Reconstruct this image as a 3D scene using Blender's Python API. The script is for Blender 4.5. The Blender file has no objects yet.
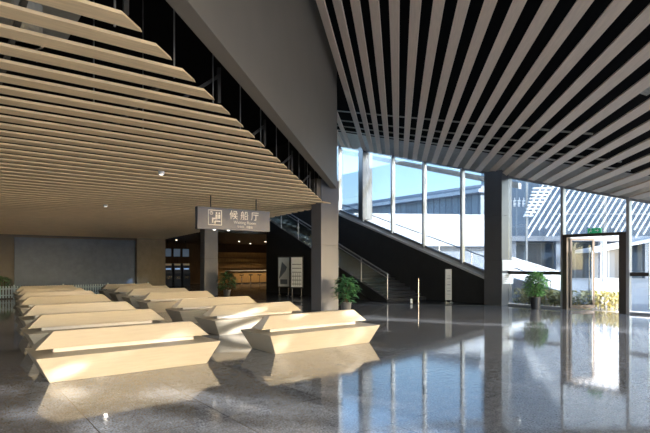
import bpy, math, random
from math import sin, cos, radians, pi, atan, tan, sqrt, atan2
from mathutils import Vector, Matrix
random.seed(7)
sc = bpy.context.scene
col = sc.collection
SC = 1.125                       # everything is built with a 1.6 unit eye height and scaled to metres at the end
TH = radians(37.5)               # building grid (A, N): A runs along the benches, N along the glass wall
TB = radians(8.31)               # bulkhead / atrium battens (u, v)
cA, sA, cB, sB = cos(TH), sin(TH), cos(TB), sin(TB)
AW = 17.75                       # A of the glass wall

def an(A, N): return (cA*A - sA*N, sA*A + cA*N)
def uv(u, v): return (cB*u + sB*v, -sB*u + cB*v)
def to_an(x, y): return (cA*x + sA*y, -sA*x + cA*y)
def to_uv(x, y): return (cB*x - sB*y, sB*x + cB*y)
def roof_z(u): return 6.9 - .42*u
def u_on_wall(N, A=AW): return to_uv(*an(A, N))[0]
def v_at_A(u, A=AW):             # v where the line u meets the plane A
    return (A - u*(cA*cB - sA*sB)) / (cA*sB + sA*cB)
def A_on_u(u, N):                # A where the line u crosses N
    v = (N + u*(sA*cB + cA*sB)) / (cA*cB - sA*sB)
    return to_an(*uv(u, v))[0]
def slat_z(N): return 3.95 - .021*(N - 5)

# ------------------------------------------------------------------ materials
def newmat(name):
    m = bpy.data.materials.new(name); m.use_nodes = True
    nt = m.node_tree; return m, nt, nt.nodes, nt.links, nt.nodes['Principled BSDF']
def mat(name, c, rough=.5, metal=0, spec=.5, var=.08, scale=6, bump=0, ior=1.45, stretch=(1,1,1), coord='Object'):
    m, nt, n, l, b = newmat(name)
    b.inputs['Roughness'].default_value = rough; b.inputs['Metallic'].default_value = metal
    b.inputs['Specular IOR Level'].default_value = spec; b.inputs['IOR'].default_value = ior
    tc = n.new('ShaderNodeTexCoord'); mp = n.new('ShaderNodeMapping'); mp.inputs['Scale'].default_value = stretch
    nz = n.new('ShaderNodeTexNoise'); nz.inputs['Scale'].default_value = scale; nz.inputs['Detail'].default_value = 5
    cr = n.new('ShaderNodeValToRGB')
    cr.color_ramp.elements[0].position = .3; cr.color_ramp.elements[1].position = .7
    cr.color_ramp.elements[0].color = (*[max(0, x*(1-var)) for x in c], 1)
    cr.color_ramp.elements[1].color = (*[min(1, x*(1+var)) for x in c], 1)
    l.new(tc.outputs[coord], mp.inputs['Vector']); l.new(mp.outputs[0], nz.inputs['Vector'])
    l.new(nz.outputs['Fac'], cr.inputs['Fac']); l.new(cr.outputs[0], b.inputs['Base Color'])
    if bump:
        bp = n.new('ShaderNodeBump'); bp.inputs['Strength'].default_value = bump; bp.inputs['Distance'].default_value = .01
        l.new(nz.outputs['Fac'], bp.inputs['Height']); l.new(bp.outputs[0], b.inputs['Normal'])
    return m
def emis(name, c, s):
    m, nt, n, l, b = newmat(name)
    b.inputs['Base Color'].default_value = (*c, 1); b.inputs['Emission Color'].default_value = (*c, 1); b.inputs['Emission Strength'].default_value = s
    return m
def glassmat(name, tint, refl=.08):
    m, nt, n, l, b = newmat(name); n.remove(b)
    t = n.new('ShaderNodeBsdfTransparent'); t.inputs[0].default_value = (*tint, 1)
    g = n.new('ShaderNodeBsdfGlossy'); g.inputs['Roughness'].default_value = .02; g.inputs[0].default_value = (1, 1, 1, 1)
    lw = n.new('ShaderNodeLayerWeight'); lw.inputs['Blend'].default_value = .25
    mp = n.new('ShaderNodeMapRange'); mp.inputs['To Min'].default_value = refl*.5; mp.inputs['To Max'].default_value = .55
    mx = n.new('ShaderNodeMixShader')
    l.new(lw.outputs['Fresnel'], mp.inputs['Value']); l.new(mp.outputs[0], mx.inputs[0])
    l.new(t.outputs[0], mx.inputs[1]); l.new(g.outputs[0], mx.inputs[2]); l.new(mx.outputs[0], n['Material Output'].inputs[0])
    return m
def floormat():
    m, nt, n, l, b = newmat('polished grey granite')
    tc = n.new('ShaderNodeTexCoord')
    br = n.new('ShaderNodeTexBrick'); br.offset = 0; br.inputs['Scale'].default_value = 1
    br.inputs['Brick Width'].default_value = 1.35; br.inputs['Row Height'].default_value = 1.35
    br.inputs['Mortar Size'].default_value = .007; br.inputs['Mortar Smooth'].default_value = .2
    br.inputs['Color1'].default_value = (.165, .173, .188, 1); br.inputs['Color2'].default_value = (.185, .193, .21, 1)
    br.inputs['Mortar'].default_value = (.05, .05, .055, 1)
    n1 = n.new('ShaderNodeTexNoise'); n1.inputs['Scale'].default_value = 45; n1.inputs['Detail'].default_value = 3
    n2 = n.new('ShaderNodeTexNoise'); n2.inputs['Scale'].default_value = 9; n2.inputs['Detail'].default_value = 6
    r1 = n.new('ShaderNodeMapRange'); r1.inputs['From Min'].default_value = .3; r1.inputs['From Max'].default_value = .7
    r1.inputs['To Min'].default_value = .45; r1.inputs['To Max'].default_value = 1.65
    r2 = n.new('ShaderNodeMapRange'); r2.inputs['From Min'].default_value = .3; r2.inputs['From Max'].default_value = .7
    r2.inputs['To Min'].default_value = .8; r2.inputs['To Max'].default_value = 1.25
    mu = n.new('ShaderNodeMath'); mu.operation = 'MULTIPLY'
    mx = n.new('ShaderNodeMix'); mx.data_type = 'RGBA'; mx.blend_type = 'MULTIPLY'; mx.inputs['Factor'].default_value = 1
    for t in (br, n1, n2): l.new(tc.outputs['Object'], t.inputs['Vector'])
    l.new(n1.outputs['Fac'], r1.inputs['Value']); l.new(n2.outputs['Fac'], r2.inputs['Value'])
    l.new(r1.outputs[0], mu.inputs[0]); l.new(r2.outputs[0], mu.inputs[1])
    l.new(br.outputs['Color'], mx.inputs['A']); l.new(mu.outputs[0], mx.inputs['B']); l.new(mx.outputs['Result'], b.inputs['Base Color'])
    rr = n.new('ShaderNodeMapRange'); rr.inputs['To Min'].default_value = .03; rr.inputs['To Max'].default_value = .10
    l.new(n2.outputs['Fac'], rr.inputs['Value']); l.new(rr.outputs[0], b.inputs['Roughness'])
    bp = n.new('ShaderNodeBump'); bp.inputs['Strength'].default_value = .02; bp.inputs['Distance'].default_value = .01
    l.new(n2.outputs['Fac'], bp.inputs['Height']); l.new(bp.outputs[0], b.inputs['Normal'])
    b.inputs['IOR'].default_value = 2.2
    return m
def facademat(name, wall, line, bw, bh, mortar=.06, rough=.25):
    m, nt, n, l, b = newmat(name)
    tc = n.new('ShaderNodeTexCoord'); sx = n.new('ShaderNodeSeparateXYZ'); cx = n.new('ShaderNodeCombineXYZ')
    br = n.new('ShaderNodeTexBrick'); br.offset = 0; br.inputs['Scale'].default_value = 1
    br.inputs['Brick Width'].default_value = bw; br.inputs['Row Height'].default_value = bh; br.inputs['Mortar Size'].default_value = mortar
    br.inputs['Color1'].default_value = (*wall, 1); br.inputs['Color2'].default_value = (*[x*.8 for x in wall], 1); br.inputs['Mortar'].default_value = (*line, 1)
    l.new(tc.outputs['Object'], sx.inputs[0]); l.new(sx.outputs['X'], cx.inputs['X']); l.new(sx.outputs['Z'], cx.inputs['Y'])
    l.new(cx.outputs[0], br.inputs['Vector']); l.new(br.outputs['Color'], b.inputs['Base Color']); b.inputs['Roughness'].default_value = rough
    return m

M = dict(
    floor=floormat(),
    bench=mat('pale laminated wood', (.43, .38, .30), .42, var=.05, scale=5, stretch=(.6, 6, 6)),
    riser=mat('white lacquer strip', (.5, .48, .47), .4, var=.02),
    slat_w=mat('warm wood batten', (.76, .57, .34), .5, var=.10, scale=4, stretch=(.5, 8, 8)),
    slat_g=mat('greige batten', (.66, .54, .44), .5, var=.07, scale=4, stretch=(8, .5, 8)),
    black=mat('matt black void paint', (.006, .006, .007), .9, spec=.1),
    darkmetal=mat('dark steel', (.035, .034, .033), .5, metal=.3),
    rod=mat('galvanised rod', (.22, .22, .22), .45, metal=.6),
    duct=mat('galvanised duct', (.34, .33, .29), .55, metal=.1),
    bulk=mat('taupe cladding', (.165, .142, .115), .6, var=.03, scale=1.5),
    column=mat('grey metal cladding', (.135, .142, .165), .45, var=.03, scale=2),
    column_dark=mat('dark metal cladding', (.15, .155, .17), .3, metal=.5, var=.03, scale=2),
    wall=mat('grey wall', (.14, .14, .145), .7, var=.06, scale=2),
    panel=mat('blue grey wall panel', (.13, .18, .29), .6, var=.12, scale=3),
    pier=mat('beige grey stone', (.26, .235, .195), .6, var=.1, scale=3),
    darkwall=mat('charcoal wall', (.028, .025, .023), .6, var=.1, scale=2),
    hallwood=mat('dark walnut panel', (.09, .052, .026), .5, var=.25, scale=3, stretch=(5, 5, .4)),
    counter=mat('oak counter', (.42, .26, .11), .4, var=.2, scale=4, stretch=(6, 6, .5)),
    stone=mat('dark basalt', (.03, .03, .034), .25, var=.25, scale=20),
    step=mat('dark granite step', (.045, .047, .055), .35, var=.25, scale=25),
    sill=mat('white sill stone', (.55, .54, .52), .4, var=.05),
    alu=mat('satin aluminium', (.34, .34, .35), .38, metal=.55, var=.03),
    bronze=mat('dark bronze frame', (.07, .058, .05), .4, metal=.5),
    steel=mat('brushed stainless', (.6, .6, .6), .25, metal=.9, var=.04),
    glass=glassmat('clear glazing', (.51, .56, .605)),
    railglass=glassmat('balustrade glass', (.82, .92, .93), .1),
    signgrey=mat('sign slate grey', (.05, .075, .14), .35, var=.02),
    white=mat('white paint', (.8, .8, .8), .5, var=.02),
    notice=mat('white notice', (.85, .85, .85), .5, var=.02),
    ink=mat('grey ink', (.12, .13, .15), .6),
    screen=emis('screen glow', (.12, .17, .24), .12),
    screen2=emis('machine screen', (.25, .42, .75), .3),
    warmled=emis('warm lamp', (1, .82, .55), 6),
    whiteled=emis('cool lamp', (1, .97, .9), 1.5),
    machine=mat('navy machine casing', (.03, .045, .085), .4),
    exitgreen=emis('exit green', (.02, .22, .10), .25),
    leaf=mat('glossy leaf', (.14, .30, .09), .45, var=.5, scale=9),
    leafdark=mat('dark leaf', (.05, .15, .06), .45, var=.5, scale=9),
    stem=mat('brown stem', (.10, .07, .04), .8),
    soil=mat('soil', (.03, .02, .015), .95),
    potblack=mat('black pot', (.015, .015, .017), .3),
    potgrey=mat('grey pot', (.10, .10, .11), .5),
    fence=mat('pale blue picket', (.45, .58, .66), .5),
    plaza=mat('pale plaza paving', (.46, .46, .465), .8, var=.06, scale=.6),
    hedge=mat('yellow green shrub', (.66, .60, .30), .7, var=.4, scale=5),
    bwhite=mat('white render', (.76, .77, .79), .7, var=.03, scale=1),
    bgrey=facademat('louvred wall', (.36, .40, .45), (.22, .26, .31), 1.1, 40, .12, .6),
    bglass=facademat('blue glass facade', (.09, .13, .19), (.16, .20, .25), 1.6, 3.6, .07, .2),
    bdark=facademat('dark glass front', (.06, .085, .12), (.13, .16, .19), 2.4, 5, .10, .2),  # darker blue glass with a wider grid, for the ground floor
    tile=mat('grey roof tile', (.36, .38, .42), .7, var=.3, scale=4, stretch=(6, 1, 1)),
    batten=mat('white outdoor batten', (.85, .86, .88), .5, var=.02),
    trunk=mat('bark', (.12, .09, .06), .9, var=.3),
)

# ------------------------------------------------------------------ mesh builder
class MB:
    def __init__(s): s.v, s.f = [], []
    def add(s, vs, fs):
        o = len(s.v); s.v += [tuple(p) for p in vs]; s.f += [tuple(i+o for i in f) for f in fs]; return s
    def box(s, x0, x1, y0, y1, z0, z1):
        return s.hexa([(x0,y0,z0),(x1,y0,z0),(x1,y1,z0),(x0,y1,z0),(x0,y0,z1),(x1,y0,z1),(x1,y1,z1),(x0,y1,z1)])
    def hexa(s, v):              # 4 bottom then 4 top, both counter-clockwise
        return s.add(v, [(3,2,1,0),(4,5,6,7),(0,1,5,4),(1,2,6,5),(2,3,7,6),(3,0,4,7)])
    def prism(s, poly, axis, a, b):   # extrude a 2D polygon along an axis; poly is counter-clockwise
        n = len(poly)
        def p(q, t): return {'x': (t, q[0], q[1]), 'y': (q[0], t, q[1]), 'z': (q[0], q[1], t)}[axis]
        vs = [p(q, a) for q in poly] + [p(q, b) for q in poly]
        fs = [tuple(range(n-1, -1, -1)), tuple(range(n, 2*n))] + [(i, (i+1) % n, n+(i+1) % n, n+i) for i in range(n)]
        return s.add(vs, fs)
    def tube(s, p, q, r, n=8, r2=None):
        p, q = Vector(p), Vector(q); d = (q-p).normalized(); r2 = r if r2 is None else r2
        a = d.orthogonal().normalized(); b = d.cross(a)
        ring = [(cos(2*pi*i/n), sin(2*pi*i/n)) for i in range(n)]
        vs = [p + r*(a*c + b*t) for c, t in ring] + [q + r2*(a*c + b*t) for c, t in ring]
        return s.add(vs, [tuple(range(n-1, -1, -1)), tuple(range(n, 2*n))] + [(i, (i+1) % n, n+(i+1) % n, n+i) for i in range(n)])
    def bar(s, p, q, w, h, up=(0,0,1)):  # rectangular bar from p to q
        p, q = Vector(p), Vector(q); d = (q-p).normalized(); sd = d.cross(Vector(up)).normalized(); u = sd.cross(d)
        v = [c + sd*a*w/2 + u*b*h/2 for c in (p, q) for a, b in ((-1,-1),(1,-1),(1,1),(-1,1))]
        return s.add(v, [(3,2,1,0),(4,5,6,7),(0,1,5,4),(1,2,6,5),(2,3,7,6),(3,0,4,7)])
    def lathe(s, prof, n=20, c=(0,0)):
        vs = [(c[0]+r*cos(2*pi*i/n), c[1]+r*sin(2*pi*i/n), z) for r, z in prof for i in range(n)]
        fs = [(k*n+i, k*n+(i+1) % n, (k+1)*n+(i+1) % n, (k+1)*n+i) for k in range(len(prof)-1) for i in range(n)]
        fs += [tuple(range(n-1, -1, -1)), tuple((len(prof)-1)*n+i for i in range(n))]
        return s.add(vs, fs)
    def leaf(s, base, d, L, W, droop=.3):
        base, d = Vector(base), Vector(d).normalized(); sd = d.cross(Vector((0,0,1)))
        sd = sd.normalized() if sd.length > .05 else Vector((1,0,0)); up = sd.cross(d)
        ps = []
        for t, w in ((0,.08),(.3,.9),(.62,1),(.86,.55),(1,.03)):
            c = base + d*L*t - Vector((0,0,1))*droop*L*t*t
            ps.append((c - sd*W*w/2 + up*W*.12*w, c, c + sd*W*w/2 + up*W*.12*w))
        vs = [p for r in ps for p in r]
        return s.add(vs, [f for k in range(4) for f in ((3*k,3*k+1,3*k+4,3*k+3),(3*k+1,3*k+2,3*k+5,3*k+4))])
    def build(s, name, m, parent=None, loc=(0,0,0), rz=0, bevel=0, smooth=False):
        me = bpy.data.meshes.new(name); me.from_pydata(s.v, [], s.f); me.update()
        me.materials.append(M[m] if isinstance(m, str) else m)
        if smooth: me.polygons.foreach_set('use_smooth', [True]*len(me.polygons))
        o = bpy.data.objects.new(name, me); col.objects.link(o); o.location = loc; o.rotation_euler.z = rz
        if parent: o.parent = parent
        if bevel:
            b = o.modifiers.new('edge', 'BEVEL'); b.width = bevel*SC; b.segments = 2; b.limit_method = 'ANGLE'
        return o
def tag(o, label=None, cat=None, group=None, kind=None):
    if label: o['label'] = label
    if cat: o['category'] = cat
    if group: o['group'] = group
    if kind: o['kind'] = kind
    return o
def empty(name, xy, rz, label, cat, group=None, z=0):
    o = bpy.data.objects.new(name, None); col.objects.link(o); o.empty_display_size = .2
    o.location = (*xy, z); o.rotation_euler.z = rz
    return tag(o, label, cat, group)
def struct(mb, name, m, rz=TH, bevel=0): return tag(mb.build(name, m, None, (0,0,0), rz, bevel), kind='structure')
def sroot(name, rz=TH):
    o = bpy.data.objects.new(name, None); col.objects.link(o); o.rotation_euler.z = rz; return tag(o, kind='structure')
def copy_tree(o, parent=None):
    c = o.copy(); col.objects.link(c); c.parent = parent
    for ch in [x for x in bpy.data.objects if x.parent == o]: copy_tree(ch, c)
    return c

# ------------------------------------------------------------------ setting: ground, floor, walls
struct(MB().box(-160, 160, -120, 200, -.5, -.06), 'ground', 'plaza', 0)
fl = MB().prism([(-9, -4.2), (AW+.3, -4.2), (AW+.3, 25.8), (25, 25.8), (25, 41), (-9, 41)], 'z', -.3, 0)
struct(fl, 'floor', 'floor')
# dark stone band in front of the stair and the back hall
P = [an(11.3, 23.2), an(11.9, 18.2), (1.2, 20.5), (4.2, 20.05), (6.95, 19.55)]
poly = [to_an(*p) for p in P] + [(AW, 11.4), (AW, 26.1), (24.7, 26.1), (24.7, 40), (12.2, 40), (12.2, 34)]
struct(MB().prism(poly, 'z', .0, .006), 'trim_1', 'stone')

struct(MB().box(-8.5, 12.0, 34, 34.3, 0, 7), 'wall_back', 'wall')
struct(MB().box(3.35, 10.2, 33.94, 34, .02, 3.22), 'trim_2', 'panel', bevel=.01)
struct(MB().box(10.2, 12.1, 33.6, 34.35, 0, 7), 'wall_pier', 'pier')
struct(MB().box(-8.5, -8.2, -3, 34, 0, 7), 'wall_left', 'wall')
# back hall
struct(MB().box(8, 25, 40, 40.3, 0, 3.6), 'wall_hall_back', 'hallwood')
struct(MB().box(24.7, 25, 26, 40, 0, 3.6), 'wall_hall_right', 'hallwood')
struct(MB().box(12.0, 12.25, 34.3, 40, 0, 3.6), 'wall_hall_left', 'darkwall')
struct(MB().box(12.0, 25, 25.75, 40.3, 3.45, 3.6), 'ceiling_hall', 'hallwood')
struct(MB().box(12.1, AW, 25.6, 25.75, 3.42, 4.1), 'trim_6', 'darkwall')
struct(MB().box(12.1, AW+.2, 30.7, 31, 3.6, 14), 'wall_hall_upper', 'darkwall')
struct(MB().box(AW, 25, 25.8, 26, 0, 3.6), 'wall_hall_front', 'darkwall')

# glass wall: dark sloping wall under the windows
def sill(N): return 1.07 + (N - 12)*.355
struct(MB().prism([(11.7, 0), (25.8, 0), (25.8, sill(25.8)), (11.7, sill(11.7))], 'x', AW, AW+.25), 'wall_right', 'darkwall')
struct(MB().prism([(23.85, sill(23.85)+.12), (25.8, sill(25.8)+.12), (25.8, 10.5), (23.85, 10.0)], 'x', AW, AW+.25).box(AW, AW+.25, 25.8, 31, 3.6, 11.5), 'wall_right_upper', 'darkwall')
st = MB().hexa([(AW-.14, 12.1, sill(12.1)-.14), (AW+.3, 12.1, sill(12.1)-.02), (AW+.3, 25.8, sill(25.8)-.02), (AW-.14, 25.8, sill(25.8)-.14),
                (AW-.14, 12.1, sill(12.1)-.04), (AW+.3, 12.1, sill(12.1)+.10), (AW+.3, 25.8, sill(25.8)+.10), (AW-.14, 25.8, sill(25.8)-.04)])
struct(st, 'trim_3', 'sill')
mull = [23.8, 21.9, 19.85, 17.7, 15.65, 13.5, 11.35, 9.1, 6.92, 4.75]
def top(N): return roof_z(u_on_wall(N)) + .03
for i in range(len(mull)-1):
    i += 1
    n1, n0 = mull[i-1], mull[i]
    door = (i == 8)
    w = sroot('door_1' if door else 'window_%d' % (i if i < 8 else i-1))
    lo = (lambda N: sill(N)+.05) if i < 7 else (lambda N: 0)
    fr = MB()
    fr.bar((AW+.12, n0, top(n0)-.05), (AW+.12, n1, top(n1)-.05), .10, .10)
    if i < 7: fr.bar((AW+.12, n0, lo(n0)+.06), (AW+.12, n1, lo(n1)+.06), .10, .10)
    elif not door: fr.box(AW+.06, AW+.18, n0, n1, 0, .07)
    fr.build('frame', 'alu', w)
    m = MB().box(AW-.02, AW+.20, n1-.045, n1+.045, lo(n1), top(n1)); m.build('mullion', 'alu', w)
    if door:
        zh = 2.62
        MB().prism([(n0+.05, zh), (n1-.05, zh), (n1-.05, top(n1)-.1), (n0+.05, top(n0)-.1)], 'x', AW+.11, AW+.13).build('transom_pane', 'glass', w)
        f = MB().box(AW-.04, AW+.24, n1-.19, n1-.04, 0, zh).box(AW-.04, AW+.24, n0+.04, n0+.26, 0, zh).box(AW-.04, AW+.24, n0+.04, n1-.04, zh-.03, zh+.07)
        f.build('door_frame', 'bronze', w)
        for hn, ang, nm in ((n1-.22, radians(-30), 1), (n0+.24, radians(16), 2)):
            L = MB(); L.box(0, .06, -.03, .03, .04, zh-.06).box(.86, .94, -.03, .03, .04, zh-.06).box(.06, .86, -.03, .03, .04, .16).box(.06, .86, -.03, .03, zh-.14, zh-.06)
            lf = L.build('door_leaf', 'bronze', w, (AW+.14, hn, 0), ang)
            MB().box(.06, .86, -.008, .008, .16, zh-.14).build('pane', 'glass', lf)
            h = MB()
            for sd in (-.08, .08): h.tube((.80, sd, .35), (.80, sd, 2.1), .018)
            for z in (.5, 1.95): h.tube((.80, -.08, z), (.80, .08, z), .012)
            h.build('door_handle', 'steel', lf)
    else:
        MB().prism([(n0+.05, lo(n0)+.1), (n1-.05, lo(n1)+.1), (n1-.05, top(n1)-.1), (n0+.05, top(n0)-.1)], 'x', AW+.11, AW+.13).build('pane', 'glass', w)
        if i >= 7:
            MB().box(AW+.03, AW+.21, n0+.05, n1-.05, 1.24, 1.36).build('rail', 'bronze', w)
            if i == 9:
                h = MB()
                for sd in (AW+.02, AW+.22):
                    h.tube((sd, n1-.62, .2), (sd, n1-.62, 2.3), .022); h.tube((sd, n1-.85, .2), (sd, n1-.85, 2.3), .022)
                h.build('pull_handle', 'steel', w)

# columns
def column(A0, A1, N0, N1, z1, label, joints=3, m='column', z0=0):
    t = empty('column', an((A0+A1)/2, (N0+N1)/2), TH, label, 'column', 'columns of the hall', z0)
    z1 -= z0
    a, n = (A1-A0)/2, (N1-N0)/2
    b = MB(); zs = [0] + [z1*(k+1)/joints for k in range(joints)]
    for k in range(joints): b.box(-a, a, -n, n, zs[k]+(.004 if k else 0), zs[k+1]-.004)
    b.build('cladding', m, t, bevel=.008)
    MB().box(-a+.012, a-.012, -n+.012, n-.012, 0, z1).build('core', 'darkmetal', t)
    return t
column(10.48, 11.26, 13.88, 14.46, 4.6, 'grey square column right of the hanging sign, beside the nearest potted plant at the stair foot', 2)
column(10.75, 11.5, 24.2, 24.76, slat_z(24.5)+.3, 'grey square column directly below and behind the hanging waiting room sign', 2)
cR = column(17.38, 18.08, 11.3, 12.1, top(11.6)+.1, 'tall column in the glass wall where the sloping sill meets the entrance bays', 3, 'column_dark')
column(17.62, 18.3, 19.7, 20.05, top(20)+.1, 'narrow tall column standing on the sloping sill high above the staircase', 2, 'column_dark', sill(20.05)+.1)

# ------------------------------------------------------------------ roofs above
def vend(u, A=AW+.25): return min(v_at_A(u, A), 40)
UR = 8.35
us = [-16, -12, -8, -5, -2.1, 0, 2, 4, 6, UR]
rd = MB()
for a, b in zip(us[:-1], us[1:]):
    for dz in (0,):
        va0 = -5 if a > -2.2 else 14
        vb, va = vend(b), vend(a)
        vm = 36 if a < -2.2 else 99
        va, vb = min(va, vm), min(vb, vm)
        rd.hexa([(a, va0, roof_z(a)+.85), (b, va0, roof_z(b)+.85), (b, vb, roof_z(b)+.85), (a, va, roof_z(a)+.85),
                 (a, va0, roof_z(a)+1.05), (b, va0, roof_z(b)+1.05), (b, vb, roof_z(b)+1.05), (a, va, roof_z(a)+1.05)])
struct(rd, 'ceiling_atrium', 'black', -TB)
struct(MB().prism([(-9, -4.1), (A_on_u(-2.3, -4.1), -4.1), (A_on_u(-2.3, 14.1), 14.1), (11.42, 14.2), (12.3, 34.3), (-9, 34.3)], 'z', 6.6, 6.8), 'ceiling_plenum', 'black')
# strip closing the atrium roof edge down to the battens above the glazing
fc = MB().prism([(4.9, top(4.9)-.02), (30, top(30)-.02), (30, top(30)+1), (4.9, top(4.9)+1)], 'x', AW+.1, AW+.4)
struct(fc, 'trim_4', 'sill')

struct(MB().prism([(11.6, top(11.6)-.45), (24, top(24)-.45), (24, top(24)-.2), (11.6, top(11.6)-.2)], 'x', AW+1.3, AW+1.5), 'trim_7', 'sill')
# bulkhead
bk = MB()
bk.hexa([(-2.34, -5, 4.29), (-2.12, -5, 4.29), (-2.12, 17.45, 4.29), (-2.34, 17.45, 4.29),
         (-2.34, -5, 8.6), (-2.12, -5, 8.6), (-2.12, 17.45, 8.6), (-2.34, 17.45, 8.6)])
bo = struct(bk, 'wall_bulkhead', 'bulk', -TB, .006)
# return of the bulkhead above the column line
struct(MB().box(11.25, 11.45, 14.2, 34, 3.95, 8.5), 'wall_bulkhead_return', 'darkwall')
struct(MB().box(10.3, 11.3, 13.9, 14.3, 3.9, 4.6), 'trim_5', 'bulk')

# ------------------------------------------------------------------ slatted ceilings
lc = empty('slatted_ceiling', an(2, 14), TH, 'warm wood slatted ceiling hung over the waiting benches', 'ceiling')
def lpart(mb, name, m, **k):
    o = mb.build(name, m, lc, **k); return o
LO = Matrix.Translation((-2, -14, 0))
def aend(N):
    if N < 13.9: return A_on_u(-2.55, N)
    return 11.2 + .045*(N-14)
for k in range(-19, 62):
    N = 5.00 + .466*k
    if N > 33.7: break
    a, b = N-.122, N+.122
    if k >= 62: break
    z = slat_z(N); zt = .034
    ea, eb = aend(a), aend(b)
    A0 = -8.1
    v = [(A0, a, z), (ea, a, z), (eb, b, z-.004), (A0, b, z-.004), (A0, a, z+zt), (ea-.02, a, z+zt), (eb-.02, b, z+zt), (A0, b, z+zt)]
    MB().hexa([(x-2, y-14, w) for x, y, w in v]).build('batten', 'slat_w', lc)
for A in (-7, -5, -3, -1.1, .6, 2.3, 4, 5.7, 7.4, 9.1, 10.6):
    Ns = max([n*.5 for n in range(-8, 68) if aend(n*.5) < A+.25] + [-4.0])
    n0 = Ns + .5
    if n0 < 33: MB().bar((A-2, n0-14, slat_z(n0)+.075), (A-2, 33.6-14, slat_z(33.6)+.075), .05, .07).build('carrier', 'darkmetal', lc)
for k in range(-4, 24, 2):
    N = 5.00 + .466*k + .23; e = aend(N) - .35
    MB().tube((e-2, N-14, slat_z(N)+.03), (e-2, N-14, 6.6), .011, 6).build('hanger_rod', 'rod', lc)
    if k % 4 == 0:
        MB().bar((e-.55-2, N-14, slat_z(N)+.08), (e+.12-2, N-14+.05, slat_z(N)+.62), .05, .05).bar((e+.12-2, N-13.95, slat_z(N)+.2), (e+.12-2, N-13.95, slat_z(N)+.75), .05, .05, (1,0,0)).build('bracket', 'darkmetal', lc)
for A, N in ((-.4, 5.2), (.1, 5.9), (-1.6, 5.6), (.9, 6.8), (-3, 6.3), (1.8, 8.0), (2.9, 9.2)):
    MB().tube((A-2, N-14, slat_z(N)+.1), (A-2, N-14, 6.6), .011, 6).build('hanger_rod', 'rod', lc)

rc = empty('slatted_roof_lining', (0, 0), -TB, 'pale greige battens under the black sloping atrium roof', 'ceiling')
tl = atan(.42)
for k in range(-30, 20):
    u = -.085 + .4224*k
    if u > 8.2: break
    v0 = -5 if u > -2.0 else 17.75
    v1 = v_at_A(u, AW-.02)
    if u < -2: v1 = min(v1, 31)
    if v1 < v0 + .5: continue
    if -2.4 < u < -2.0: continue
    z = roof_z(u); w = .108; ct, s_ = cos(tl), sin(tl)
    def c(a, t): return (u + a*w*ct + t*s_, z - a*w*s_ + t*ct)
    (x0, z0), (x1, z1), (x2, z2), (x3, z3) = c(-1, 0), c(1, 0), c(1, .05), c(-1, .05)
    MB().hexa([(x0, v0, z0), (x1, v0, z1), (x1, v1-(x1-u)*.93, z1), (x0, v1-(x0-u)*.93, z0),
               (x3, v0, z3), (x2, v0, z2), (x2, v1-(x2-u)*.93, z2), (x3, v1-(x3-u)*.93, z3)]).build('batten', 'slat_g', rc)
for k, dA in enumerate((.3, .75, 1.2, 1.65, 2.2, 2.8, 3.5, 4.5)):
    A = AW - dA
    pts = []
    for N in (6.0, 20.0):
        x, y = an(A, N); u, v = to_uv(x, y); pts.append((u, v, roof_z(u)+.13))
    MB().bar(pts[0], pts[1], .06, .05).build('purlin', 'sill' if k < 5 else 'duct', rc)

# recessed lamps etc. above the battens
def lamp_can(A, N, label):
    t = empty('downlight', an(A, N), TH, label, 'light', None, slat_z(N)+.05)
    MB().lathe([(.13, 0), (.15, .02), (.15, .42), (.10, .46)], 20).build('housing', 'duct', t, smooth=False)
    MB().lathe([(.158, .0), (.158, .06), (.151, .06)], 20).build('rim', 'steel', t)
    MB().tube((0, 0, .46), (0, 0, 2.4), .012, 6).build('hanger_rod', 'rod', t)
lamp_can(.73, 6.2, 'silver cylinder downlight hanging above the wood battens, top left')
d = empty('air_duct', an(-2.6, 7.2), TH, 'grey sheet metal air duct above the wood battens, top left', 'duct', None, 4.75)
MB().box(-5, 4.0, -.8, .8, 0, .55).build('duct_run', 'duct', d)
for x in (-3, -1, 1): MB().box(x-.03, x+.03, -.83, .83, -.03, .58).build('flange', 'rod', d)
for dx in (-2, 2): 
    for s in (-.45, .45): MB().tube((dx, s, .55), (dx, s, 1.9), .012, 6).build('hanger_rod', 'rod', d)
for px, (A, N, lab) in enumerate(((4.15, 11.8, 'small white spotlight in the wood battens, near the hanging sign'), (4.5, 18.3, 'small white spotlight in the wood battens near the back wall'))):
    t = empty('spotlight', an(A, N), TH, lab, 'light', 'small spotlights in the wood ceiling', slat_z(N)-.06)
    MB().lathe([(.05, 0), (.07, .01), (.07, .09), (.05, .10)], 16).build('body', 'white', t)
    MB().lathe([(.045, -.004), (.045, .004)], 16).build('lens', 'whiteled', t)
# dark grille panel set between the atrium battens
x, y = uv(4.75, 9.9)
t = empty('ceiling_grille', (x, y), -TB, 'dark slotted grille panel between two atrium battens, upper right', 'grille', None, roof_z(4.75)+.06)
t.rotation_euler.y = tl
g = MB().box(-.1, .1, -.75, .75, 0, .03)
for k in range(9): g.box(-.09, .09, -.7+k*.165, -.64+k*.165, -.015, 0)
g.build('grille', 'duct', t)

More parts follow.
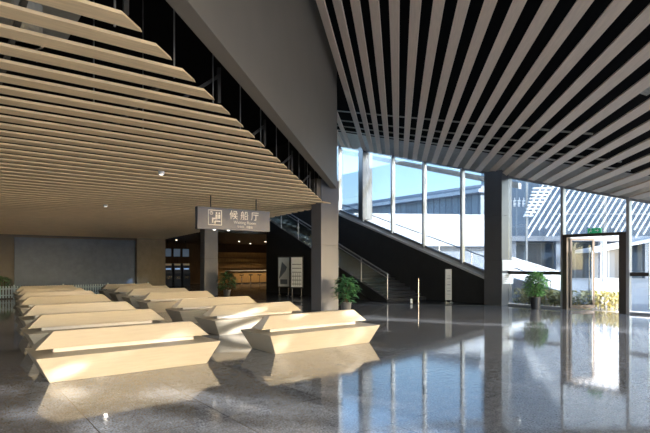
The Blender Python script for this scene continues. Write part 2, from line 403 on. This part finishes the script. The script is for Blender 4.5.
# ------------------------------------------------------------------ benches
def bench():
    t = empty('bench', (0, 0), TH, 'x', 'bench', 'waiting benches in two columns')
    MB().hexa([(-1.135, -.43, .0), (1.135, -.43, .0), (1.135, .43, .0), (-1.135, .43, .0),
               (-1.32, -.56, .36), (1.32, -.56, .36), (1.32, .56, .36), (-1.32, .56, .36)]).build('base', 'bench', t, bevel=.006)
    MB().box(-1.04, 1.04, -.10, .10, .36, .43).build('spacer', 'riser', t)
    MB().hexa([(-1.28, -.19, .425), (1.28, -.19, .425), (1.28, .19, .425), (-1.28, .19, .425),
               (-1.03, -.06, .655), (1.03, -.06, .655), (1.03, .06, .655), (-1.03, .06, .655)]).build('backrest', 'bench', t, bevel=.005)
    return t
rows = [8.07, 10.85, 13.5, 17.2, 19.9, 22.75, 25.9]
words = ['nearest', 'second nearest', 'third', 'fourth', 'fifth', 'sixth', 'farthest']
proto = bench(); first = True
for ci, A0 in enumerate((2.30, 5.88)):
    for ri, N in enumerate(rows):
        o = proto if first else copy_tree(proto); first = False
        o.location = (*an(A0 + .088*(N-8.07), N), 0)
        side = ('left', 'right')[ci]
        if ri == 0: lab = ('pale wood bench nearest the camera with sun spots on its front, left column',
                           'pale wood bench standing by itself closest to the glossy open floor, right column front')[ci]
        elif ri == 6: lab = 'pale wood bench farthest back by the wall panel, last of the %s column' % side
        else: lab = 'pale wood bench, %s from the front in the %s column of benches' % (words[ri].replace(' nearest', ''), side)
        o['label'] = lab

# ------------------------------------------------------------------ hanging sign
sg = empty('hanging_sign', an(7.4, 14.4), TH, 'dark grey hanging sign with white lettering and pictogram over the benches', 'sign', None, 2.70)
W = 1.27
MB().box(-W, W, -.09, .09, 0, .68).build('panel', 'signgrey', sg, bevel=.006)
for s in (-.8, .8): MB().tube((s, 0, .68), (s, 0, 1.05), .02, 8).build('suspension_rod', 'darkmetal', sg)
def text(body, size, x, z, name, parent, m='white', y=-.094, align='CENTER', ext=.002):
    cu = bpy.data.curves.new(name, 'FONT'); cu.body = body; cu.size = size; cu.align_x = align; cu.align_y = 'CENTER'; cu.extrude = ext
    o = bpy.data.objects.new(name+'_curve', cu); col.objects.link(o)
    dg = bpy.context.evaluated_depsgraph_get(); me = bpy.data.meshes.new_from_object(o.evaluated_get(dg))
    me.transform(Matrix.Rotation(pi/2, 4, 'X')); me.materials.clear(); me.materials.append(M[m])
    bpy.data.objects.remove(o); p = bpy.data.objects.new(name, me); col.objects.link(p); p.location = (x, y, z); p.parent = parent
    return p
for ch, x in (('候', -.06), ('船', .32), ('厅', .70)): text(ch, .30, x, .46, 'lettering', sg)
text('Waiting Room', .135, .34, .25, 'lettering', sg)
text('待合室   대합실', .085, .34, .115, 'lettering', sg)
pc = MB(); x0, x1, z0, z1, y0, y1 = -.93, -.47, .13, .60, -.097, -.088
for a, b, c_, d_ in ((x0, x1, z0, z0+.022), (x0, x1, z1-.022, z1), (x0, x0+.022, z0, z1), (x1-.022, x1, z0, z1)): pc.box(a, b, y0, y1, c_, d_)
def disc(mb, x, z, r, n=20, ri=0):
    if ri:
        vs = [(x+q*cos(2*pi*i/n), y0, z+q*sin(2*pi*i/n)) for q in (r, ri) for i in range(n)]
        mb.add(vs, [(i, (i+1) % n, n+(i+1) % n, n+i) for i in range(n)])
    else: mb.add([(x+r*cos(2*pi*i/n), y0, z+r*sin(2*pi*i/n)) for i in range(n)], [tuple(range(n))])
disc(pc, -.82, .50, .055, ri=.038); pc.box(-.825, -.815, y0, y1, .50, .54); pc.box(-.82, -.79, y0, y1, .495, .505)
for px in (-.65, -.56):
    disc(pc, px, .505, .03); pc.box(px-.035, px+.035, y0, y1, .33, .465)
pc.box(-.80, -.62, y0, y1, .31, .36); pc.box(-.80, -.755, y0, y1, .20, .33); pc.box(-.70, -.52, y0, y1, .235, .275); pc.box(-.72, -.68, y0, y1, .18, .26)
pc.build('pictogram', 'white', sg)
for x in (-.68, -.2):
    MB().lathe([(.03, -.02), (.045, -.01), (.045, 0)], 12, (x, 0)).build('lamp', 'whiteled', sg)

# ------------------------------------------------------------------ staircase
SN0, SL = 15.45, .35
sr = empty('staircase', an(16.37, SN0), TH, 'dark stone staircase climbing left along the wall with glass railing', 'stairs')
sl_ = MB(); n = 31; rise = .14; run = .33
fl_ = [(0, 0)]
for k in range(n): fl_ += [(k*run, (k+1)*rise), ((k+1)*run, (k+1)*rise)]
up = [(p[0], p[1]) for p in fl_]
lowr = [(n*run, n*rise-.35), (.9, 0)]
sl_.prism([(a, b) for a, b in (up + lowr)][::-1], 'x', -1.05, 1.37)
sl_.build('flight', 'step', sr)
MB().prism([(-.02, 0), (.9, 0), (n*run, n*rise-.45), (n*run, n*rise+.06), (-.02, .1)], 'x', -1.14, -1.05).build('stringer', 'darkmetal', sr)
MB().prism([(1.1, 0), (n*run, 0), (n*run, n*rise-.4)], 'x', -1.06, -1.0).build('under_wall', 'darkwall', sr)
rl = MB(); 
hz = lambda y: y*rise/run
rl.tube((-1.1, .0, 1.2), (-1.1, n*run, hz(n*run)+1.2), .03, 8).tube((-1.1, .0, 1.04), (-1.1, n*run, hz(n*run)+1.04), .018, 8)
rl.build('handrail', 'alu', sr)
for k in range(7):
    y = .02 + k*1.7
    MB().tube((-1.1, y, hz(y)+.02), (-1.1, y, hz(y)+1.2), .025, 8).build('post', 'alu', sr)
    if k < 6:
        y2 = y+1.7
        MB().prism([(y+.06, hz(y)+.22), (y2-.06, hz(y2)+.16), (y2-.06, hz(y2)+1.0), (y+.06, hz(y)+1.0)], 'x', -1.105, -1.095).build('glass_panel', 'railglass', sr)
# slim post and little white marker at the stair foot
t = empty('stanchion', an(16.1, 14.45), TH, 'slim steel post standing at the foot of the stairs', 'post', None, .006)
MB().lathe([(.10, 0), (.10, .012), (.02, .02)], 16).build('base', 'steel', t); MB().tube((0, 0, .012), (0, 0, 1.02), .018, 8).build('pole', 'steel', t)
t = empty('floor_marker', an(15.55, 14.35), TH, 'tiny white bollard on the floor at the stair foot', 'bollard', None, .006)
MB().lathe([(.05, 0), (.05, .17), (.04, .19)], 12).build('post', 'white', t); MB().lathe([(.06, 0), (.06, .012)], 12).build('base', 'steel', t)
# standing sign by the dark wall
t = empty('standing_sign', an(16.95, 13.55), TH-radians(18), 'tall narrow pale grey sign board standing against the dark wall', 'sign', None, .006)
bd = MB().box(-.15, .15, -.025, .025, .12, 1.42).build('board', 'sill', t, bevel=.005)
f = MB()
for k in range(7): f.box(-.08, .08, -.028, -.0255, .35+k*.13, .37+k*.13+(.03 if k % 2 else 0))
f.build('printed_lines', 'alu', bd)
MB().box(-.22, .22, -.15, .15, 0, .02).build('base', 'steel', t)
for s in (-.12, .12): MB().box(s-.02, s+.02, -.02, .02, .02, .12).build('foot', 'steel', t)

# notice boards before the stair wall
for i, (A, lab) in enumerate(((14.7, 'framed poster board with dark picture under the stairs, left one'), (15.15, 'framed white board with lines of text under the stairs, right one'))):
    x, y = ((-.082, 26.2), (-.056, 25.4))[i]
    t = empty('poster_board', (x*y, y), TH-radians(90)+radians(36), lab, 'poster board', 'poster boards under the stairs')
    MB().box(-.34, .34, -.03, .03, .42, 2.05).build('frame', 'darkmetal', t, bevel=.004)
    MB().box(-.30, .30, -.036, -.03, .48, 1.99).build('sheet', 'notice' if i else 'sill', t)
    sheet = [o for o in t.children if o.name.startswith('sheet')][0]; p = MB()
    if i:
        for k in range(6): p.box(-.25, .25, -.040, -.036, .62+k*.2, .65+k*.2)
        for k in range(6): p.box(-.27+k*.1, -.258+k*.1, -.040, -.036, .55, 1.2)
    else:
        for k in range(7): p.bar((-.24+k*.05, -.038, .9+.06*k), (-.08+k*.04, -.038, 1.75-.04*k), .05, .004, (0, 1, 0))
        p.box(-.2, .2, -.040, -.036, .6, .85)
    p.build('print', 'ink', sheet)
    for s in (-.25, .25): MB().box(s-.03, s+.03, -.2, .2, .006, .03).box(s-.025, s+.025, -.025, .025, .03, .44).build('leg', 'steel', t)

# ------------------------------------------------------------------ back hall
for k in range(3):
    A = 13.55 + k*.70
    t = empty('ticket_machine', an(A, 37.2), TH, ['leftmost of three navy ticket machines in the dark hall', 'middle one of three navy ticket machines in the dark hall', 'rightmost of three navy ticket machines in the dark hall'][k], 'ticket machine', 'ticket machines in the dark hall', .006)
    MB().prism([(-.3, 0), (.3, 0), (.3, 1.72), (-.12, 1.72), (-.2, 1.3), (-.3, 1.0)], 'x', -.27, .27).build('casing', 'machine', t, bevel=.01)
    MB().box(-.2, .2, -.215, -.19, 1.06, 1.34).build('screen', 'screen2', t)
    MB().box(-.24, .24, -.2, -.13, 1.56, 1.70).build('header_light', 'sill', t)
    MB().box(-.16, .16, -.315, -.3, .55, .75).build('ticket_tray', 'steel', t)
    s = empty('wall_screen', an(A-.1, 36.9), TH, ['leftmost of three dim screens above the ticket machines', 'middle one of three dim screens above the ticket machines', 'rightmost of three dim screens above the ticket machines'][k], 'screen', 'screens above the ticket machines', 2.2)
    hs = MB().box(-.28, .28, -.03, .03, 0, .66).build('housing', 'darkmetal', s); MB().box(-.25, .25, -.035, -.03, .04, .62).build('display', 'screen', hs)
    MB().tube((0, 0, .66), (0, 0, 1.25), .02, 6).build('suspension_rod', 'darkmetal', s)
ct = empty('service_counter', an(21.3, 38.2), TH, 'warmly lit timber service counter at the end of the dark hall', 'counter', None, .006)
MB().box(-2.2, 2.2, -.3, .3, 0, 1.08).build('front', 'counter', ct); MB().box(-2.3, 2.3, -.38, .38, 1.08, 1.14).build('worktop', 'sill', ct)
MB().box(-2.2, 2.2, -.33, -.3, 0, .1).build('plinth', 'darkmetal', ct)
bw = empty('shelf_wall', an(21.3, 39.75), TH, 'timber shelf wall behind the service counter', 'shelving', None, .006)
MB().box(-2.6, 2.6, -.05, .2, 0, 2.7).build('back_panel', 'counter', bw)
for z in (1.3, 1.75, 2.2): MB().box(-2.4, 2.4, -.28, -.05, z, z+.04).build('shelf', 'hallwood', bw)
def stool():
    t = empty('bar_stool', (0, 0), TH, 'x', 'stool', 'stools at the service counter', .006)
    MB().lathe([(.17, .72), (.19, .74), (.19, .78), (.16, .8)], 16).build('seat', 'darkmetal', t)
    MB().tube((0, 0, .02), (0, 0, .73), .025, 8).build('pole', 'steel', t); MB().lathe([(.2, 0), (.2, .015), (.03, .03)], 16).build('base', 'steel', t)
    return t
s0 = stool()
for k, lab in enumerate(('leftmost bar stool at the timber counter', 'second bar stool from the left at the timber counter', 'third bar stool from the left at the timber counter', 'rightmost bar stool at the timber counter')):
    o = s0 if k == 0 else copy_tree(s0); o.location = (*an(19.9+k*.85, 37.35), .006); o['label'] = lab
dls = [(13.4, 35), (15.5, 35.4), (18.0, 34.2), (20.4, 36.8), (22.4, 36.8), (19.6, 33), (17.4, 38)]
dlab = ['above the ticket machines at far left', 'between the ticket machines and the column', 'nearest the middle of the hall ceiling', 'over the left half of the counter', 'over the right half of the counter', 'nearest the opening, right of the column', 'close to the back wall left of the counter']
for (A, N), lb in zip(dls, dlab):
    t = empty('ceiling_downlight', an(A, N), TH, 'small warm downlight in the hall ceiling ' + lb, 'light', 'downlights in the hall', 3.38)
    tr = MB().lathe([(.09, 0), (.09, .07)], 14).build('trim_ring', 'darkmetal', t); MB().lathe([(.07, -.004), (.07, .003)], 14).build('lens', 'warmled', tr)

# picket fence before the back wall
fe = empty('picket_fence', an(2.6, 27.7), TH, 'low pale blue picket fence along the back behind the benches', 'fence')
g = MB()
for k in range(110): g.box(-6.2+k*.115, -6.2+k*.115+.06, -.012, .012, .05, .60)
g.build('pickets', 'fence', fe)
MB().box(-6.25, 6.5, .012, .04, .15, .2).box(-6.25, 6.5, .012, .04, .45, .5).build('rails', 'fence', fe)
for k in range(7): MB().box(-6.2+k*2.1, -6.13+k*2.1, .04, .1, 0, .66).build('post', 'fence', fe)

# ------------------------------------------------------------------ plants
def plant(xy, H, R, nleaf, pot, label, leafm='leaf', LL=.2, LW=.085, pot_h=.34, pot_r=.19, z=0):
    t = empty('potted_plant', xy, 0, label, 'plant', 'potted plants', z)
    p = MB().lathe([(pot_r*.75, 0), (pot_r*.8, .01), (pot_r, pot_h), (pot_r*1.06, pot_h), (pot_r*1.06, pot_h-.03), (pot_r*.95, pot_h-.02)], 24)
    po = p.build('pot', pot, t); MB().lathe([(pot_r*.96, pot_h-.05), (pot_r*.96, pot_h-.03)], 20).build('soil', 'soil', po)
    s = MB(); f = MB()
    stems = []
    for k in range(7):
        a = 2*pi*k/7 + random.uniform(-.3, .3); r = R*random.uniform(.15, .55)
        q = Vector((r*cos(a), r*sin(a), pot_h + (H-pot_h)*random.uniform(.6, .95))); p0 = Vector((.04*cos(a), .04*sin(a), pot_h-.04))
        s.tube(p0, q, .012, 6, .006); stems.append((p0, q))
    for k in range(nleaf):
        h = random.random()**.8; a = random.uniform(0, 2*pi)
        zc = pot_h + .02 + (H-pot_h)*h*.92
        prof = R*(sin(pi*(.12+.8*h)))**.7
        r = prof*sqrt(random.uniform(.05, 1))
        b = Vector((r*cos(a)*.85, r*sin(a)*.85, zc))
        f.leaf(b, (cos(a+random.uniform(-.7, .7)), sin(a+random.uniform(-.7, .7)), random.uniform(-.25, .8)), LL*random.uniform(.7, 1.2), LW*random.uniform(.8, 1.2), random.uniform(.1, .6))
    s.build('stems', 'stem', t); f.build('foliage', leafm, t)
    return t
def at(x, y, z=0):
    D = (1.6-z)*500/(y-265); return ((x-325)/500*D, D)
plant(at(535.5, 309.0), 1.36, .44, 1000, 'potblack', 'bushy green plant in a black pot in front of the entrance glass', LL=.15, LW=.075, pot_h=.44, pot_r=.2)
plant(at(346, 312), 1.22, .40, 300, 'potgrey', 'leafy green plant beside the grey column at the stair foot', 'leafdark', .26, .09)
plant(at(227, 296.5), 1.22, .48, 300, 'potgrey', 'dark green plant right of the column below the hanging sign', 'leafdark', .26, .09)
plant(an(2.35, 28.6), 1.05, .35, 200, 'potgrey', 'green plant behind the picket fence at the far left wall', 'leafdark')

# notices on the entrance column, exit sign
t = empty('notice_sheet', an(17.72, 11.3), TH, 'upper white notice sheet on the entrance column', 'notice', 'notices on the entrance column', 1.38)
sh = MB().box(-.33, .42, -.03, -.005, 0, .42).build('sheet', 'notice', t)
g = MB()
for k in range(4): g.box(-.2, .28-.07*(k % 2), -.033, -.03, .08+k*.08, .092+k*.08)
g.build('print', 'alu', sh)
t2 = copy_tree(t); t2.location.z = .86; t2['label'] = 'lower white notice sheet on the entrance column'
ex = empty('exit_sign', an(AW-.02, 7.95), TH-pi/2, 'green running man exit sign on the door header', 'exit sign', None, 2.68)
MB().box(-.22, .22, -.05, .03, .01, .18).build('housing', 'exitgreen', ex, bevel=.005)
g = MB(); y0_, y1_ = -.054, -.05
g.box(-.12, -.09, y0_, y1_, .14, .17).bar((-.10, -.052, .13), (-.12, -.052, .08), .03, .004, (0, 1, 0)).bar((-.12, -.052, .085), (-.17, -.052, .04), .02, .004, (0, 1, 0)).bar((-.12, -.052, .085), (-.07, -.052, .05), .02, .004, (0, 1, 0)).bar((-.11, -.052, .125), (-.06, -.052, .105), .016, .004, (0, 1, 0))
g.box(.03, .14, y0_, y1_, .085, .105).bar((.14, -.052, .095), (.10, -.052, .13), .02, .004, (0, 1, 0)).bar((.14, -.052, .095), (.10, -.052, .06), .02, .004, (0, 1, 0))
g.build('pictogram', 'white', ex)

# ------------------------------------------------------------------ outside
hd = empty('hedge', an(19.3, 9.6), TH, 'low yellow green shrub bed outside the entrance glass', 'shrub', None, -.06)
f = MB(); s = MB()
for k in range(1800):
    b = (random.uniform(-.5, .6), random.uniform(-2.0, 2.2), random.uniform(.05, .62))
    f.leaf(b, (random.uniform(-1, 1), random.uniform(-1, 1), random.uniform(-.1, 1)), .2, .09)
for k in range(60): 
    x, y = random.uniform(-.4, .5), random.uniform(-1.9, 2.1); s.tube((x, y, 0), (x+.05, y, .45), .008, 5)
f.build('foliage', 'hedge', hd); s.build('stems', 'stem', hd)
hd2 = empty('hedge', (14.4, 26.4), .3, 'small yellow green shrub patch on the plaza seen through the open door', 'shrub', None, -.06)
f = MB(); s = MB()
for k in range(500): f.leaf((random.gauss(0, .42), random.gauss(0, .3), random.uniform(.03, .22)), (random.uniform(-1, 1), random.uniform(-1, 1), random.uniform(0, 1)), .22, .10)
for k in range(30): x = random.gauss(0, .4); s.tube((x, 0, 0), (x, .05, .25), .008, 5)
f.build('foliage', 'hedge', hd2); s.build('stems', 'stem', hd2)

# louvred hall with tiled eaves, seen through the left windows
b1 = empty('building', an(51, 50), TH+pi/2, 'grey louvred hall with a tiled eave beyond the left windows', 'building', None, -.06)
MB().box(-14, 24, -3, 0, 0, 10.2).build('wall', 'bgrey', b1)
MB().hexa([(-14.6, -3.4, 10.2), (25, -3.4, 10.2), (25, .9, 10.2), (-14.6, .9, 10.2), (-14.6, -3.4, 11.9), (25, -3.4, 11.9), (25, .7, 10.9), (-14.6, .7, 10.9)]).build('roof', 'tile', b1)
MB().box(-14.6, 25, .9, 1.15, 10.2, 10.6).build('eave', 'bwhite', b1)
# glass front building
b2 = empty('building', (38, 62), 0, 'blue grey glass building across the plaza, behind the door', 'building', None, -.06)
MB().box(-15.5, 30, 0, 10, 5, 22).build('upper_facade', 'bglass', b2)
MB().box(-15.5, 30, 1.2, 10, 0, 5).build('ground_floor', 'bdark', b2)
MB().box(-15.6, 30, -.9, 1, 4.6, 5.2).build('floor_band', 'tile', b2)
for k in range(8): MB().box(-15+k*5.5, -14.4+k*5.5, -.3, .3, 0, 4.7).build('pillar', 'tile', b2)
MB().hexa([(-7, -5, 3.1), (3, -5, 5.0), (3, 0, 5.0), (-7, 0, 3.1), (-7, -5, 3.5), (3, -5, 5.4), (3, 0, 5.4), (-7, 0, 3.5)]).build('entrance_canopy', 'bwhite', b2)
g = MB()
for k in range(4):
    x = -15.2+k*.55; g.box(x, x+.35, -.06, 0, 9.6, 9.7).box(x+.14, x+.21, -.06, 0, 8.9, 10).box(x, x+.07, -.06, 0, 8.9, 9.65).box(x, x+.35, -.06, 0, 9.2, 9.28)
g.build('raised_characters', 'bwhite', b2)
# slanted batten canopy
sb = empty('batten_canopy', (30, 47), 0, 'slanting white outdoor battens in front of the glass building', 'canopy', None, -.06)
for k in range(56):
    zt = 14; zb = 4.7 + .5*sin(k*1.7)
    if k < 3: zb += (3-k)*.5
    x = -12.3+k*.56 + (zb-4.7)/tan(radians(57)); dx = (zt-zb)/tan(radians(57))
    MB().bar((x, 0, zb), (x+dx, .9, zt), .13, .12, (0, 1, 0)).build('batten', 'batten', sb)
for z in (6.5, 9.5, 12.5):
    xo = (z-4.7)/tan(radians(57)); MB().bar((-9.5+xo, .3+(z-4.7)*.09, z), (19+xo, .3+(z-4.7)*.09, z), .12, .12).build('rail', 'alu', sb)
for x in (-3, 9, 21): MB().box(x-.15, x+.15, 1.2, 1.5, 0, 14).build('post', 'alu', sb)
# little stepped battens left of it
sb2 = empty('batten_canopy', (17.6, 44), 0, 'stepped short white battens high on the glass building, left of slanting ones', 'canopy', None, 5.9)
for k in range(9): MB().box(.15*k*.6, .75+.22*k, 0, .25, k*.3, k*.3+.13).build('batten', 'batten', sb2)
MB().box(.2, .35, .25, .4, -5.96, 3).build('post', 'alu', sb2)
# white parapets outside the left windows
p1 = empty('parapet_wall', (8, 43), .12, 'long white elevated parapet wall behind the sloping ramp outside', 'wall', None, -.06)
MB().box(-5.5, 7.9, 0, .5, 3.3, 5.9).build('wall', 'bwhite', p1); MB().box(-5.5, 7.9, .8, 1.1, 0, 5.8).build('recessed_wall', 'tile', p1); MB().box(-5.5, 7.9, .5, .8, 5.5, 5.8).build('ledge', 'bwhite', p1); MB().box(-5.6, 8.0, -.1, .6, 5.9, 6.05).build('coping', 'bwhite', p1)
p2 = empty('ramp_parapet', an(20.4, 12), TH, 'sloping white ramp parapet just outside the left windows', 'wall', None, -.06)
MB().prism([(-1.6, 0), (18, 0), (18, 6.2), (14, 5.2), (9, 3.65), (4.5, 2.1), (1.5, 1.25), (-1.6, .55)], 'x', 0, .25).build('wall', 'bwhite', p2)
g = MB(); 
for k in range(9): y = -1+k*2; g.tube((.12, y, .5+y*.33), (.12, y, 1.3+y*.33), .025, 6)
g.tube((.12, -1, .97), (.12, 15, 6.25), .03, 6).build('rail', 'steel', p2)
p3 = empty('ramp_parapet', (13.2, 27.5), .35, 'white wedge shaped ramp wall outside the first entrance bay', 'wall', None, -.06)
MB().prism([(-4.5, 0), (.0, 0), (.0, 1.1), (-4.5, 2.2)], 'y', 0, .4).build('wall', 'bwhite', p3)
MB().prism([(-4.5, 2.2), (.05, 1.1), (.05, 1.2), (-4.5, 2.3)], 'y', -.06, .46).build('coping', 'bwhite', p3)

# unseen trees, added on the sunny side only to dapple the low sun
def added_tree(xy, label, nl=1650):
    t = empty('added_tree', xy, random.uniform(0, 6), label, 'added_tree', 'unseen trees added to dapple the sun', -.06)
    s = MB().tube((0, 0, 0), (0, 0, 4.2), .16, 8, .11); f = MB()
    for k in range(9):
        a = k*.7; s.tube((0, 0, 3.4+.1*k), (1.5*cos(a), 1.5*sin(a), 5.2+.4*k), .06, 6, .02)
    for k in range(nl):
        while True:
            p = Vector((random.uniform(-1, 1), random.uniform(-1, 1), random.uniform(-1, 1)))
            if p.length < 1: break
        f.leaf((p.x*2.25, p.y*2.25, 7.2+p.z*3.9), (random.uniform(-1, 1), random.uniform(-1, 1), random.uniform(-1, .6)), .46, .27)
    s.build('trunk', 'trunk', t); f.build('foliage', 'leaf', t); return t
for q, e, nl in ((-5.7, 0, 1650), (.3, 0, 1650), (4.9, 5.5, 1650), (9.8, 0, 1650), (16.6, 0, 1650), (2.7, 11, 1650), (-2.7, 6, 420)): added_tree((20.0+.464*q+.886*e, -3.0+.886*q-.464*e), 'unseen leafy crown and trunk, added outside to dapple the low sun', nl)

# ------------------------------------------------------------------ light
w = bpy.data.worlds.new('sky'); sc.world = w; w.use_nodes = True
n, l = w.node_tree.nodes, w.node_tree.links
sky = n.new('ShaderNodeTexSky'); sky.sky_type = 'NISHITA'; sky.sun_disc = False
SUN = Vector((.86, -.45, .288)).normalized()
sky.sun_elevation = math.asin(SUN.z) ; sky.sun_rotation = atan2(SUN.x, SUN.y)
sky.air_density = 1.0; sky.dust_density = 1.8; sky.ozone_density = 1.5
l.new(sky.outputs[0], n['Background'].inputs[0]); n['Background'].inputs[1].default_value = .44
sd = bpy.data.lights.new('sun', 'SUN'); sd.energy = 6.3; sd.angle = radians(.6); sd.color = (1, .985, .97)
so = bpy.data.objects.new('sun', sd); col.objects.link(so); so.rotation_euler = (-SUN).to_track_quat('-Z', 'Y').to_euler()
def spot(xy, z, e, c=(1, .75, .45), size=2.2, r=.05):
    d = bpy.data.lights.new('hall_lamp', 'SPOT'); d.energy = e; d.color = c; d.spot_size = size; d.spot_blend = .6; d.shadow_soft_size = r
    o = bpy.data.objects.new('hall_lamp', d); col.objects.link(o); o.location = (*xy, z); return o
for (A, N), e in zip(dls, (20, 20, 20, 160, 160, 20, 25)): spot(an(A, N), 3.36, e)

for A, N in ((4.15, 11.8), (4.5, 18.3)):
    o = spot(an(A, N), slat_z(N)-.1, 70, (1, .9, .78), 2.7, .05); o.name = 'spot_lamp'
# ------------------------------------------------------------------ camera
cd = bpy.data.cameras.new('camera'); cam = bpy.data.objects.new('camera', cd); col.objects.link(cam)
cd.sensor_width = 36; cd.lens = 500/650*36; cd.shift_y = 48.5/650; cd.clip_end = 500
cam.location = (0, 0, 1.6); cam.rotation_euler = (pi/2, 0, 0); sc.camera = cam

# to metres
done = set()
for o in bpy.data.objects:
    o.location = o.location*SC
    if o.type == 'MESH' and o.data.name not in done:
        done.add(o.data.name); o.data.transform(Matrix.Scale(SC, 4)); o.data.update()

vs = sc.view_settings
vs.view_transform = 'Standard'; vs.look = 'None'; vs.gamma = 1; vs.use_curve_mapping = False; vs.exposure = 1.52
sc.cycles.use_denoising = True; sc.cycles.max_bounces = 10; sc.cycles.diffuse_bounces = 6; sc.cycles.transparent_max_bounces = 16
sc.cycles.sample_clamp_indirect = 6
